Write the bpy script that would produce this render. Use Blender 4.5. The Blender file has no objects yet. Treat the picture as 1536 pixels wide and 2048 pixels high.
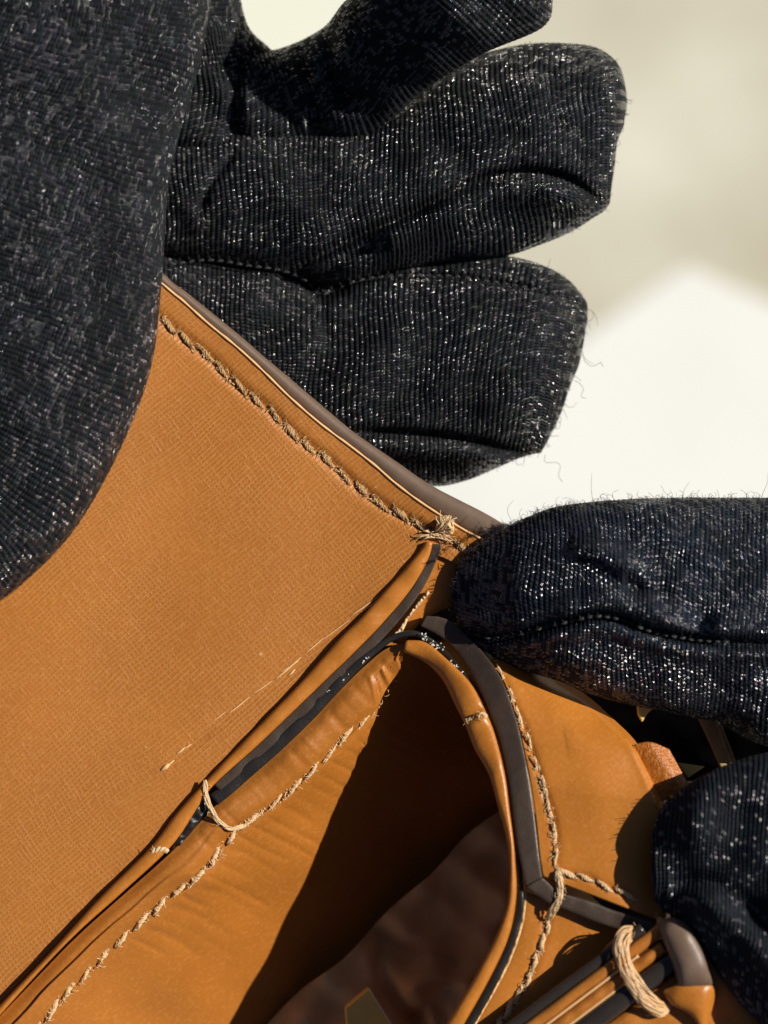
import bpy, math, random
import numpy as np
from mathutils import Vector

random.seed(7); RNG = np.random.RandomState(7)
U = 0.0005          # scene units per unit of drawing length
D = 6000.0          # height of the camera above the bag, same unit

# ------------------------------------------------------------------ camera, sky, sun, exposure
scn = bpy.context.scene
cam = bpy.data.cameras.new('camera'); camo = bpy.data.objects.new('camera', cam)
scn.collection.objects.link(camo); scn.camera = camo
camo.location = (0, 0, D*U); camo.rotation_euler = (0, 0, 0)
cam.sensor_fit = 'HORIZONTAL'; cam.sensor_width = 36.0; cam.lens = 36.0*D/1536.0
cam.clip_start = 0.05; cam.clip_end = 100
cam.dof.use_dof = True; cam.dof.focus_distance = (D-15)*U
cam.dof.aperture_fstop = cam.lens/1000.0/(130*U)

SUN = Vector((0.945, 0.32, 0)).normalized()*math.cos(math.radians(36)); SUN.z = math.sin(math.radians(36))
w = bpy.data.worlds.new('World'); scn.world = w; w.use_nodes = True
nt = w.node_tree
sky = nt.nodes.new('ShaderNodeTexSky'); sky.sky_type = 'NISHITA'; sky.sun_disc = False
sky.air_density = .5; sky.dust_density = .5; sky.ozone_density = .5; sky.sun_elevation = math.radians(36); sky.sun_rotation = math.atan2(SUN.x, SUN.y)
bgn = nt.nodes['Background']; nt.links.new(sky.outputs[0], bgn.inputs[0]); bgn.inputs[1].default_value = 0.05
sl = bpy.data.lights.new('sun', 'SUN'); sl.energy = 5.0; sl.angle = math.radians(0.5); sl.color = (1.0, 0.95, 0.86)
slo = bpy.data.objects.new('sun', sl); scn.collection.objects.link(slo)
slo.rotation_euler = SUN.to_track_quat('Z', 'Y').to_euler(); slo.location = (2, 0.4, 2)
scn.view_settings.view_transform = 'Standard'; scn.view_settings.look = 'None'
scn.view_settings.exposure = 0.12; scn.view_settings.gamma = 1

# ------------------------------------------------------------------ helpers
def P(x, y, z):
    """drawing coordinates (x right, y down, z towards the camera) to scene coordinates"""
    k = (D - z)/D
    return np.stack([(x-768)*k*U, (1024-y)*k*U, z*U*np.ones_like(x*1.0)], -1)

def cri(pts, n):
    p = np.asarray(pts, float); k = len(p)
    t = np.linspace(0, k-1, n); i = np.clip(t.astype(int), 0, k-2); f = (t-i)[:, None]
    g = lambda j: p[np.clip(j, 0, k-1)]
    p0 = np.where((i > 0)[:, None], g(i-1), 2*g(i)-g(i+1)); p1 = g(i); p2 = g(i+1)
    p3 = np.where((i+2 < k)[:, None], g(i+2), 2*g(i+1)-g(i))
    return 0.5*((2*p1)+(-p0+p2)*f+(2*p0-5*p1+4*p2-p3)*f*f+(-p0+3*p1-3*p2+p3)*f**3)

def curve(pts, n):
    q = cri(pts, max(200, len(pts)*30))
    s = np.r_[0, np.cumsum(np.linalg.norm(np.diff(q[:, :2], axis=0), axis=1))]
    t = np.linspace(0, s[-1], n)
    return np.stack([np.interp(t, s, q[:, j]) for j in range(q.shape[1])], -1)

def arclen(pts):
    q = curve(pts, 200); return np.linalg.norm(np.diff(q[:, :2], axis=0), axis=1).sum()

def sdist(x, y, line, n=60):
    """distance to a polyline, side of it, and position along it (0..1)"""
    q = curve(line, n)[:, :2]; a = q[:-1]; b = q[1:]; d = b-a; L2 = (d**2).sum(1)+1e-9
    best = np.full(x.shape, 1e9); side = np.zeros(x.shape); pos = np.zeros(x.shape)
    for k in range(len(a)):
        t = np.clip(((x-a[k, 0])*d[k, 0]+(y-a[k, 1])*d[k, 1])/L2[k], 0, 1)
        dx = x-(a[k, 0]+t*d[k, 0]); dy = y-(a[k, 1]+t*d[k, 1]); r = np.hypot(dx, dy)
        m = r < best
        best = np.where(m, r, best); pos = np.where(m, (k+t)/len(a), pos)
        side = np.where(m, np.sign(d[k, 0]*dy-d[k, 1]*dx), side)
    return best, side, pos

def folds(x, y, lst):
    """each fold: (polyline, width, height[, height on the right-hand side, its offset])"""
    dz = np.zeros(x.shape)
    for f in lst:
        q, s, t = sdist(x, y, f[0], 30)
        taper = np.clip(np.minimum(t, 1-t)*6, 0, 1)**0.5
        if len(f) > 5 and f[5]: taper = np.clip((1-t)*6, 0, 1)**.5
        dz += f[2]*np.exp(-(q/f[1])**2)*taper
        if len(f) > 3:
            sd = q*s; dz += f[3]*np.exp(-((sd-f[4])/(abs(f[4])*0.9))**2)*taper
    return dz

def wobble(x, y, seed, scale, amp):
    r = np.random.RandomState(seed); z = np.zeros(x.shape)
    for k in range(9):
        a = r.uniform(0, 2*math.pi); f = r.uniform(.5, 1.6)/scale; ph = r.uniform(0, 6.28)
        z += np.sin((x*math.cos(a)+y*math.sin(a))*f*6.28+ph)
    return z*amp/3

def mesh_obj(name, v, faces, mat, parent=None, uv=None, smooth=True):
    me = bpy.data.meshes.new(name); me.from_pydata([tuple(p) for p in v], [], faces)
    if uv is not None:
        l = me.uv_layers.new(name='UVMap'); idx = np.empty(len(me.loops), dtype=np.int32)
        me.loops.foreach_get('vertex_index', idx)
        l.data.foreach_set('uv', np.asarray(uv, dtype=np.float32)[idx].ravel())
    if smooth: me.polygons.foreach_set('use_smooth', [True]*len(me.polygons))
    me.materials.append(mat); me.update()
    return link(bpy.data.objects.new(name, me), parent)

def link(o, parent=None):
    scn.collection.objects.link(o)
    if parent is not None:
        o.parent = parent
        if parent.type == 'EMPTY': o.location = Vector(o.location)-parent.location
    return o

def grid_faces(nu, nv, wrap=False):
    f = []
    for i in range(nu-1):
        for j in range(nv if wrap else nv-1):
            k = (j+1) % nv; f.append((i*nv+j, i*nv+k, (i+1)*nv+k, (i+1)*nv+j))
    return f

def orient(o):
    import bmesh
    bm = bmesh.new(); bm.from_mesh(o.data); bmesh.ops.recalc_face_normals(bm, faces=bm.faces); bm.to_mesh(o.data); bm.free()

def pillow_data(st, nu, nv, a=1.0, fl=(), wob=None, u0=0.0, rib=None, amp=3.0):
    r = cri(st, nu)
    if rib:
        q = cri(st, 900); cen = np.stack([(q[:, 0]+q[:, 2])/2, (q[:, 1]+q[:, 3])/2], -1); wd = np.hypot(q[:, 0]-q[:, 2], q[:, 1]-q[:, 3])
        m_ = np.r_[0, np.cumsum(np.linalg.norm(np.diff(cen, axis=0), axis=1)+.3*np.abs(np.diff(wd))+.3*np.abs(np.diff(q[:, 5])))]
        t_ = np.linspace(0, m_[-1], int(m_[-1]/2.2)); nu = len(t_); r = np.stack([np.interp(t_, m_, q[:, k]) for k in range(7)], -1)
    ax, ay, bx, by, zc, ht, hb = [r[:, k][:, None] for k in range(7)]
    ht = np.maximum(ht, 0.5); hb = np.maximum(hb, 0.5)
    ph = np.linspace(0, 2*math.pi, nv, endpoint=False)[None, :]
    c = np.sign(np.cos(ph))*np.abs(np.cos(ph))**a; s = np.sign(np.sin(ph))*np.abs(np.sin(ph))**a
    x = (ax+bx)/2+(ax-bx)/2*c; y = (ay+by)/2+(ay-by)/2*c
    z = zc+np.where(s > 0, ht*s, hb*s)
    lift = np.clip(s, 0, 1)**0.5
    if fl: z = z+folds(x, y, fl)*lift
    if wob: z = z+wobble(x, y, *wob)*lift
    v = P(x, y, z)
    cu = np.stack([((r[:, 0]+r[:, 2])/2), ((r[:, 1]+r[:, 3])/2)], -1)
    al = np.r_[0, np.cumsum(np.linalg.norm(np.diff(cu, axis=0), axis=1))]+u0
    seg = np.linalg.norm(np.diff(np.concatenate([v, v[:, :1]], 1), axis=1), axis=2)/U
    va = np.cumsum(seg, 1)-seg; va = va-va[:, nv//4][:, None]
    ud = np.repeat(al[:, None], nv, 1)
    if rib:
        ud = ud+wobble(x, y, 5, 260, 5.0)+wobble(x, y, 6, 90, 1.2); va = va+wobble(x, y, 7, 200, 5)
        gu = np.gradient(v, axis=0); gv = (np.roll(v, -1, 1)-np.roll(v, 1, 1)); nn = np.cross(gu, gv); nn /= np.linalg.norm(nn, axis=2)[..., None]+1e-15
        if nn[nu//2, nv//4, 2] < 0: nn = -nn
        fade = np.clip(np.hypot((ax-bx), (ay-by))/60, 0, 1)*np.clip(np.abs(s)*1.8, .25, 1)
        v = v+nn*((np.abs(np.sin(math.pi*ud/rib))**1.5-.5)*amp*U*fade)[..., None]
    uv = np.stack([ud, va], -1).reshape(-1, 2)
    f = grid_faces(nu, nv, True)
    f += [tuple(range(nv-1, -1, -1)), tuple((nu-1)*nv+j for j in range(nv))]
    return v.reshape(-1, 3), f, uv

def pillow(name, st, mat, parent, nu=60, nv=24, **k):
    v, f, uv = pillow_data(st, nu, nv, **k)
    o = mesh_obj(name, v, f, mat, parent, uv); orient(o); return o

def ribbon(name, A, B, z, mat, parent, ht=8, hb=10, nu=80, nv=16, a=0.6, wob=None, hide=None):
    A = curve(A, 80); B = curve(B, 80)
    zz = z(A[:, 0], A[:, 1]) if callable(z) else (np.interp(np.linspace(0, 1, 80), np.linspace(0, 1, len(z)), z) if hasattr(z, '__len__') else np.full(80, float(z)))
    st = np.stack([A[:, 0], A[:, 1], B[:, 0], B[:, 1], zz, np.full(80, ht), np.full(80, hb)], -1)
    return pillow(name, st, mat, parent, nu, nv, a=a, wob=wob)

def ribbonc(name, pts, mat, parent, ht=5, hb=8, nu=120, nv=14, a=0.6, wob=None):
    """centre line rows: x, y, width, z"""
    q = curve(pts, 120); d = np.gradient(q[:, :2], axis=0); d /= np.linalg.norm(d, axis=1)[:, None]+1e-9
    n = np.stack([-d[:, 1], d[:, 0]], -1)*q[:, 2:3]/2
    st = np.stack([q[:, 0]+n[:, 0], q[:, 1]+n[:, 1], q[:, 0]-n[:, 0], q[:, 1]-n[:, 1], q[:, 3],
                   np.minimum(ht, q[:, 2]), np.full(120, hb)], -1)
    return pillow(name, st, mat, parent, nu, nv, a=a, wob=wob)

def sheet(name, rows, mat, parent, nu=120, nv=60, thick=10, fl=(), wob=None, zadd=None, linear=False):
    R = np.stack([curve(r, nu) for r in rows])                # rows x nu x 3
    if linear:
        t = np.linspace(0, len(rows)-1, nv); i = np.clip(t.astype(int), 0, len(rows)-2); f = (t-i)[:, None, None]
        G = R[i]*(1-f)+R[i+1]*f
    else: G = np.stack([cri(R[:, k, :], nv) for k in range(nu)], 1)
    x, y, z = G[..., 0], G[..., 1], G[..., 2]
    if zadd is not None: z = z+zadd(x, y)
    if len(fl): z = z+folds(x, y, fl)
    if wob: z = z+wobble(x, y, *wob)
    v = P(x, y, z); nvv = nv
    top = v.reshape(-1, 3); uv = np.stack([x, y], -1).reshape(-1, 2)
    lo = P(x, y, z-thick).reshape(-1, 3); n = len(top)
    f = grid_faces(nvv, nu); F = list(f)+[tuple(n+i for i in q[::-1]) for q in f]
    b = [j for j in range(nu)]+[i*nu+nu-1 for i in range(1, nvv)]+[(nvv-1)*nu+j for j in range(nu-2, -1, -1)]+[i*nu for i in range(nvv-2, 0, -1)]
    for i in range(len(b)):
        p, q = b[i], b[(i+1) % len(b)]; F.append((q, p, n+p, n+q))
    o = mesh_obj(name, np.r_[top, lo], F, mat, parent, np.r_[uv, uv]); orient(o); return o

def tube_data(pts, rad, sides=5):
    """pts in scene coordinates (n,3), rad in scene units (n,)"""
    pts = np.asarray(pts, float); n = len(pts); rad = np.ones(n)*rad
    d = np.gradient(pts, axis=0); d /= np.linalg.norm(d, axis=1)[:, None]+1e-12
    ref = np.array([0.13, 0.2, 1.0]); a = np.cross(d, ref); a /= np.linalg.norm(a, axis=1)[:, None]+1e-12; b = np.cross(d, a)
    ph = np.arange(sides)*2*math.pi/sides
    v = pts[:, None]+rad[:, None, None]*(np.cos(ph)[None, :, None]*a[:, None]+np.sin(ph)[None, :, None]*b[:, None])
    f = grid_faces(n, sides, True)+[tuple(range(sides-1, -1, -1)), tuple((n-1)*sides+j for j in range(sides))]
    return v.reshape(-1, 3), f

def join(parts):
    V, F, o = [], [], 0
    for v, f in parts:
        V.append(v); F += [tuple(i+o for i in q) for q in f]; o += len(v)
    return np.concatenate(V), F

def empty(name, loc, label, cat, group=None):
    o = bpy.data.objects.new(name, None); o.empty_display_size = 0.05
    o.location = Vector(P(np.array(loc[0]*1.0), np.array(loc[1]*1.0), loc[2]*1.0)); scn.collection.objects.link(o)
    o['label'] = label; o['category'] = cat
    if group: o['group'] = group
    return o

# ------------------------------------------------------------------ materials
class N:
    def __init__(s, name):
        s.m = bpy.data.materials.new(name); s.m.use_nodes = True; s.t = s.m.node_tree
        s.b = s.t.nodes['Principled BSDF']
    def n(s, typ, **k):
        x = s.t.nodes.new(typ)
        for a, b in k.items(): setattr(x, a, b)
        return x
    def set(s, node, **k):
        for a, b in k.items():
            i = node.inputs[a.replace('_', ' ')] if a.replace('_', ' ') in node.inputs else node.inputs[a]
            if hasattr(b, 'is_linked') or isinstance(b, bpy.types.NodeSocket): s.t.links.new(b, i)
            else: i.default_value = b
        return node
    def lk(s, a, b): s.t.links.new(a, b)
    def math(s, op, a, b=0.0, c=None):
        x = s.n('ShaderNodeMath', operation=op)
        for i, q in enumerate([a, b] + ([c] if c is not None else [])):
            if isinstance(q, bpy.types.NodeSocket): s.lk(q, x.inputs[i])
            else: x.inputs[i].default_value = q
        return x.outputs[0]
    def noise(s, vec, scale, detail=3, rough=.5):
        x = s.n('ShaderNodeTexNoise'); s.lk(vec, x.inputs['Vector']); x.inputs['Scale'].default_value = scale
        x.inputs['Detail'].default_value = detail; x.inputs['Roughness'].default_value = rough; return x.outputs['Fac']
    def mapping(s, vec, rot=0, sc=(1, 1, 1)):
        x = s.n('ShaderNodeMapping'); s.lk(vec, x.inputs['Vector']); x.inputs['Rotation'].default_value = (0, 0, rot)
        x.inputs['Scale'].default_value = sc; return x.outputs[0]
    def ramp(s, fac, stops):
        x = s.n('ShaderNodeValToRGB'); s.lk(fac, x.inputs[0]); e = x.color_ramp.elements
        while len(e) < len(stops): e.new(0.5)
        for i, (p, c) in enumerate(stops):
            e[i].position = p; e[i].color = tuple(c)+(1,) if hasattr(c, '__len__') else (c, c, c, 1)
        return x.outputs[0]
    def mix(s, fac, a, b):
        x = s.n('ShaderNodeMix', data_type='RGBA')
        for i, q in ((0, fac), (6, a), (7, b)):
            if isinstance(q, bpy.types.NodeSocket): s.lk(q, x.inputs[i])
            else: x.inputs[i].default_value = q if not hasattr(q, '__len__') else tuple(q)+(1,)
        return x.outputs[2]
    def bump(s, h, strength, dist, nrm=None):
        x = s.n('ShaderNodeBump'); s.lk(h, x.inputs['Height']); x.inputs['Strength'].default_value = strength
        x.inputs['Distance'].default_value = dist
        if nrm is not None: s.lk(nrm, x.inputs['Normal'])
        return x.outputs[0]

def leather(name, base, pale, cross=1.0, grain=1.0, rough=.42, rot=-0.66, spec=.35, dist=2.2):
    m = N(name); g = m.n('ShaderNodeNewGeometry').outputs['Position']
    p = m.mapping(g, 0, (1/U, 1/U, 1/U))                       # drawing units
    r1 = m.mapping(p, rot, (1, 1, 1))
    sx = m.n('ShaderNodeSeparateXYZ'); m.lk(r1, sx.inputs[0])
    def lines(along, across, pitch, seed, thr):
        wc = m.n('ShaderNodeCombineXYZ'); m.lk(sx.outputs[0], wc.inputs[0]); m.lk(sx.outputs[1], wc.inputs[1]); wc.inputs[2].default_value = seed*5000
        wv = m.noise(wc.outputs[0], .0035, 2)
        ph = m.math('ADD', m.math('DIVIDE', across, pitch), m.math('MULTIPLY', wv, 6.0))
        rg = m.math('SUBTRACT', 1.0, m.math('ABSOLUTE', m.math('SUBTRACT', m.math('MULTIPLY', m.math('FRACT', ph), 2.0), 1.0)))
        cb = m.n('ShaderNodeCombineXYZ'); m.lk(m.math('MULTIPLY', along, .012), cb.inputs[0]); m.lk(m.math('MULTIPLY', m.math('FLOOR', ph), 7.31), cb.inputs[1])
        seg = m.ramp(m.noise(cb.outputs[0], 1.0, 3, .7), [(thr, 0.0), (thr+.16, 1.0)])
        return m.math('MULTIPLY', m.math('POWER', rg, 2.5), seg)
    f1 = lines(sx.outputs[0], sx.outputs[1], 8.5, .3, .34)
    f2 = lines(sx.outputs[1], sx.outputs[0], 9.0, .7, .36)
    cr = m.math('MAXIMUM', f1, m.math('MULTIPLY', f2, .38))
    area = m.ramp(m.noise(p, .004, 2), [(.35, .6), (.6, 1.0)])
    crm = m.math('MULTIPLY', m.math('MULTIPLY', cr, area), cross)
    gr = m.noise(p, .11, 4, .6); pores = m.noise(p, .3, 2, .5); big = m.noise(p, .006, 3)
    h = m.math('ADD', m.math('MULTIPLY', gr, .8*grain), m.math('ADD', m.math('MULTIPLY', pores, .3*grain), m.math('MULTIPLY', crm, 1.0)))
    m.lk(m.bump(h, .55, dist*U), m.b.inputs['Normal'])
    dark = tuple(c*.86 for c in base)
    col = m.mix(m.ramp(big, [(.3, 0.0), (.7, 1.0)]), dark, base)
    col = m.mix(m.math('MULTIPLY', m.ramp(gr, [(.5, 0.0), (.75, 1.0)]), .25), col, pale)
    col = m.mix(m.math('MULTIPLY', m.math('MAXIMUM', crm, 0.0), .46), col, pale)  # pale colour on the cross lines paints their lit ridges
    spk = m.ramp(m.noise(p, .055, 1), [(.80, 0.0), (.84, 1.0)])
    col = m.mix(m.math('MULTIPLY', spk, .4), col, (.75, .55, .32))
    m.lk(col, m.b.inputs['Base Color'])
    m.lk(m.ramp(gr, [(.2, rough-.08), (.8, rough+.14)]), m.b.inputs['Roughness'])
    m.b.inputs['Specular IOR Level'].default_value = spec
    return m.m

def knit(name, rib=10.5, base=(.009, .010, .012), fl=.34, rough=.14, pick=.42, loopw=6.5, lrel=2.6):
    m = N(name); uv = m.n('ShaderNodeUVMap'); uv.uv_map = 'UVMap'
    sp = m.n('ShaderNodeSeparateXYZ'); m.lk(uv.outputs[0], sp.inputs[0]); u, v = sp.outputs[0], sp.outputs[1]
    ur = m.math('DIVIDE', u, rib); idx = m.math('FLOOR', ur); fr = m.math('FRACT', ur)
    jit = m.noise(uv.outputs[0], .05, 1)
    vs = m.math('ADD', m.math('ADD', m.math('DIVIDE', v, loopw), m.math('MULTIPLY', idx, .5)), m.math('ADD', m.math('MULTIPLY', fr, .4), jit))
    row = m.math('FLOOR', vs); lf = m.math('FRACT', vs)
    loop = m.math('POWER', m.math('SINE', m.math('MULTIPLY', lf, math.pi)), .7)
    ply = m.math('SINE', m.math('MULTIPLY', m.math('ADD', m.math('MULTIPLY', lf, 2.0), m.math('MULTIPLY', fr, 3.0)), math.pi))
    fine = m.noise(uv.outputs[0], .45, 2, .6)
    h = m.math('ADD', m.math('ADD', loop, m.math('MULTIPLY', ply, .14)), m.math('MULTIPLY', fine, .25))
    bn = m.bump(h, 1.0, lrel*U)
    cb = m.n('ShaderNodeCombineXYZ'); m.lk(idx, cb.inputs[0]); m.lk(row, cb.inputs[1])
    wn = m.n('ShaderNodeTexWhiteNoise', noise_dimensions='2D'); m.lk(cb.outputs[0], wn.inputs['Vector'])
    sub = m.n('ShaderNodeVectorMath', operation='MULTIPLY_ADD'); m.lk(wn.outputs['Color'], sub.inputs[0])
    sub.inputs[1].default_value = (1.25*fl,)*3; sub.inputs[2].default_value = (-.62*fl,)*3
    add = m.n('ShaderNodeVectorMath', operation='ADD'); m.lk(bn, add.inputs[0]); m.lk(sub.outputs[0], add.inputs[1])
    nn = m.n('ShaderNodeVectorMath', operation='NORMALIZE'); m.lk(add.outputs[0], nn.inputs[0]); m.lk(nn.outputs[0], m.b.inputs['Normal'])
    big = m.noise(uv.outputs[0], .012, 2)
    shiny = m.math('GREATER_THAN', m.math('ADD', wn.outputs['Value'], m.math('MULTIPLY', m.math('SUBTRACT', big, .5), .5)), 1-pick)
    m.lk(m.math('SUBTRACT', .55, m.math('MULTIPLY', shiny, .55-rough)), m.b.inputs['Roughness'])
    m.lk(m.math('ADD', .12, m.math('MULTIPLY', shiny, .88)), m.b.inputs['Specular IOR Level'])
    c0 = m.mix(m.ramp(big, [(.3, 0.), (.7, 1.)]), tuple(c*.7 for c in base), tuple(c*1.5 for c in base))
    m.lk(m.mix(.004, c0, wn.outputs['Color']), m.b.inputs['Base Color'])
    tn = m.n('ShaderNodeMix', data_type='RGBA'); tn.inputs[0].default_value = .14; tn.inputs[6].default_value = (1, 1, 1, 1); m.lk(wn.outputs['Color'], tn.inputs[7])
    m.lk(tn.outputs[2], m.b.inputs['Specular Tint'])
    m.b.inputs['Sheen Weight'].default_value = .02
    return m.m

def simple(name, col, rough=.5, metal=0.0, spec=.5, nscale=.05, nstr=.3, dist=1.5, var=.25, sc=(1, 1, 1), rot=0.0):
    m = N(name); g = m.n('ShaderNodeNewGeometry').outputs['Position']
    p = m.mapping(m.mapping(g, 0, (1/U, 1/U, 1/U)), rot, sc)
    n1 = m.noise(p, nscale, 4, .6); n2 = m.noise(p, nscale*4, 2)
    m.lk(m.mix(n1, tuple(c*(1-var) for c in col), tuple(min(1, c*(1+var)) for c in col)), m.b.inputs['Base Color'])
    m.lk(m.bump(m.math('ADD', n1, m.math('MULTIPLY', n2, .4)), nstr, dist*U), m.b.inputs['Normal'])
    m.b.inputs['Roughness'].default_value = rough; m.b.inputs['Metallic'].default_value = metal
    m.b.inputs['Specular IOR Level'].default_value = spec
    return m.m

TAN = (.405, .138, .021); PALE = (.62, .29, .07)
M = dict(
    saffiano=leather('crosshatch_tan_leather', TAN, PALE, cross=1.0, grain=.8, rough=.45),
    smooth=leather('smooth_tan_leather', (.41, .138, .018), PALE, cross=.12, grain=.55, rough=.38, spec=.4),
    panel=leather('calf_tan_leather', (.49, .168, .021), PALE, cross=.08, grain=.5, rough=.34, spec=.45),
    suede=leather('raw_tan_leather', (.44, .125, .008), (.8, .42, .10), cross=.0, grain=2.2, rough=.3, spec=.6, dist=4),
    lining=simple('brown_lining', (.62, .42, .20), .9, spec=.08, nscale=.02, nstr=.4, dist=4),
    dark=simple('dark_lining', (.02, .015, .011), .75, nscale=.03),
    edge=simple('dark_edge_paint', (.055, .037, .026), .4, spec=.5, nscale=.06, nstr=.35, dist=2),
    rim=simple('brown_edge_paint', (.150, .098, .068), .42, spec=.35, nscale=.05, nstr=.25, dist=1.5),
    gloss=simple('glossy_dark_edge_paint', (.03, .024, .02), .2, nscale=.05, nstr=.3, dist=2),
    black=simple('black_edge_paint', (.016, .014, .013), .36, nscale=.06, nstr=.3, dist=2.5),
    thread=simple('tan_thread', (.46, .27, .10), .3, spec=.8, nscale=.25, nstr=.7, dist=2.5, var=.35),
    pale=simple('frayed_pale_thread', (.70, .47, .24), .38, spec=.7, nscale=.3, nstr=.6, dist=2),
    thread2=simple('thick_tan_thread', (.66, .40, .18), .4, spec=.7, nscale=.2),
    scuff_highlight=simple('pale_scuff_highlight', (.75, .45, .2), .55, nscale=.3),  # for scratches, strap ridges and the highlights painted on two edges
    brownth=simple('brown_thread', (.30, .16, .10), .5, nscale=.3),
    lint=simple('black_lint', (.012, .013, .016), .6), bthread=simple('black_thread', (.015, .016, .02), .35),
    dust=simple('white_lint', (.7, .68, .6), .7),
    gold=simple('brass', (.85, .58, .14), .4, metal=.12, nscale=.03, nstr=.15),
    brasst=simple('pale_brass', (.8, .62, .32), .5, metal=.6), hole=simple('needle_hole', (.05, .022, .008), .8), table=None, card=None,
    knit=knit('black_knit'), knit2=knit('black_knit_fine', rib=9.0, base=(.009, .012, .020), fl=.2, pick=.55, loopw=8.5, rough=.18, lrel=2.4),
    knit3=knit('black_knit_soft', rib=9.0, base=(.008, .010, .015), fl=.2, pick=.14, loopw=8.5, rough=.34, lrel=1.2),
)
tm = N('cream_marble'); g_ = tm.n('ShaderNodeNewGeometry').outputs['Position']
tp = tm.mapping(g_, .5, (1/U, 1/U, 1/U))
tm.lk(tm.mix(tm.ramp(tm.noise(tp, .0007, 3), [(.35, 0.), (.65, 1.)]), (.51, .465, .345), (.77, .75, .62)), tm.b.inputs['Base Color'])
tm.b.inputs['Roughness'].default_value = .6; M['table'] = tm.m
M['card'] = simple('white_card', (.87, .87, .82), .6, nscale=.0016, nstr=.1, var=.07)

# ------------------------------------------------------------------ setting: tabletop, card
ZT = -7000.0
def slab(name, poly, z0, z1, mat, parent=None):
    n = len(poly); p = np.array(poly, float)
    v = np.r_[P(p[:, 0], p[:, 1], z1), P(p[:, 0], p[:, 1], z1)]; v[n:, 2] = z0*U
    f = [tuple(range(n)), tuple(range(2*n-1, n-1, -1))]+[(i, n+i, n+(i+1) % n, (i+1) % n) for i in range(n)]
    o = mesh_obj(name, v, f, mat, parent, smooth=False); orient(o); return o
t_ = slab('tabletop', [(-9000, -9000), (10000, -9000), (10000, 10000), (-9000, 10000)], ZT-120, ZT, M['table']); t_['kind'] = 'structure'
c_ = slab('white_card', [(1376, 532), (3100, 1330), (1700, 3400), (-500, 1800)], ZT+1, ZT+9, M['card'])
c2 = slab('added_cream_card', [(-1500, -3000), (900, -3000), (985, 240), (-1500, 900)], ZT+1, ZT+9, simple('added_cream_card', (.86, .86, .72), .6, nscale=.002, nstr=.1, var=.05))  # card added to brighten the patch seen between the upper fingers
c2['label'] = 'added blurred cream card brightening the gap between the upper gloved fingers'; c2['category'] = 'card'
c_['label'] = 'blurred blank white card lying on the cream tabletop behind the bag'; c_['category'] = 'card'

# ------------------------------------------------------------------ handbag
bag = empty('handbag', (600, 1500, -500), 'tan leather handbag with dark painted edges and frayed stitching, held open by gloved hands', 'handbag')
def zb(x, y): t = 640-np.asarray(x, float); return 0.06*(t+np.sqrt(t*t+220.**2))-1.5

STITCH_BACK = [(250, 575), (325, 638), (375, 680), (425, 720), (475, 770), (540, 820), (590, 870), (650, 915), (700, 960), (765, 1010), (825, 1042), (862, 1062), (925, 1094), (985, 1125)]
HIGH = [(1010, 1118), (965, 1080), (925, 1058), (845, 1007), (790, 966), (750, 931), (700, 892), (640, 847), (580, 795), (525, 741), (475, 695), (415, 646), (365, 601), (325, 568), (100, 372), (-150, 150)]
OUT = [(1050, 1075), (1010, 1050), (968, 1025), (865, 972), (800, 928), (730, 880), (700, 858), (625, 795), (570, 748), (520, 706), (480, 671), (400, 606), (365, 578), (328, 548), (120, 345), (-120, 110)]
rowA = [(x, y, 6) for x, y in HIGH]
rowB = [(1000, 1150, 0), (930, 1135, 0), (862, 1112, 0), (800, 1172, 0), (725, 1250, 0), (585, 1392, 0), (410, 1568, 0), (300, 1698, 0), (200, 1800, 0), (0, 2012, 0), (-200, 2220, 0)]
mid = [((a[0]+b[0])/2, (a[1]+b[1])/2, 2) for a, b in zip(curve(rowA, 9), curve(rowB, 9))]
back = sheet('back_panel', [rowA, mid, rowB], M['saffiano'], bag, nu=260, nv=190, thick=14, linear=True, zadd=zb,
             fl=[(STITCH_BACK, 11, -7), ([(330, 1530), (440, 1440), (560, 1360), (690, 1255)], 16, -2.5), ([(380, 520+50), (560, 740), (760, 905), (930, 1030)], 1, 0)],
             wob=(3, 520, 3))
rim = ribbon('rim_edge', [(x-2, y+3) for x, y in HIGH], OUT, lambda x, y: zb(x, y)-16, M['rim'], bag, ht=22, hb=50, nu=140, a=.8)

# the sun-side rim of the open pocket and the heights along it
RIM_IN = [(806, 1304), (850, 1325), (885, 1360), (910, 1410), (930, 1450), (950, 1500), (978, 1550), (995, 1610), (1010, 1665), (1019, 1720), (1018, 1775), (1010, 1825), (983, 1890), (943, 1965), (893, 2048), (800, 2200), (690, 2400)]
RIM_OUT = [(812, 1280), (850, 1284), (890, 1315), (940, 1365), (970, 1420), (990, 1470), (1010, 1550), (1020, 1625), (1027, 1680), (1031, 1725), (1033, 1790), (1020, 1865), (988, 1940), (928, 2048), (840, 2190), (730, 2390)]
def zr_at(y): return np.interp(y, [1265, 1300, 1360, 1420, 1560, 1720, 2400], [14, 22, 60, 90, 135, 160, 160])
SHD = [(812, 1300), (782, 1360), (750, 1450), (712, 1535), (675, 1602), (650, 1670), (600, 1790), (550, 1890), (475, 2048), (400, 2200), (330, 2350)]
rimd = curve(RIM_IN, 400)
hx, hy = SUN.x/math.hypot(SUN.x, SUN.y), -SUN.y/math.hypot(SUN.x, SUN.y); tane = SUN.z/math.hypot(SUN.x, SUN.y)
def z_wall(px, py):
    dx = rimd[:, 0]-px; dy = rimd[:, 1]-py; cr = np.abs(dx*hy-dy*hx); k = int(np.argmin(np.where(dx*hx+dy*hy > 0, cr, 1e9)))
    d = math.hypot(dx[k], dy[k]); return float(zr_at(rimd[k, 1])+6-d*tane)
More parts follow.
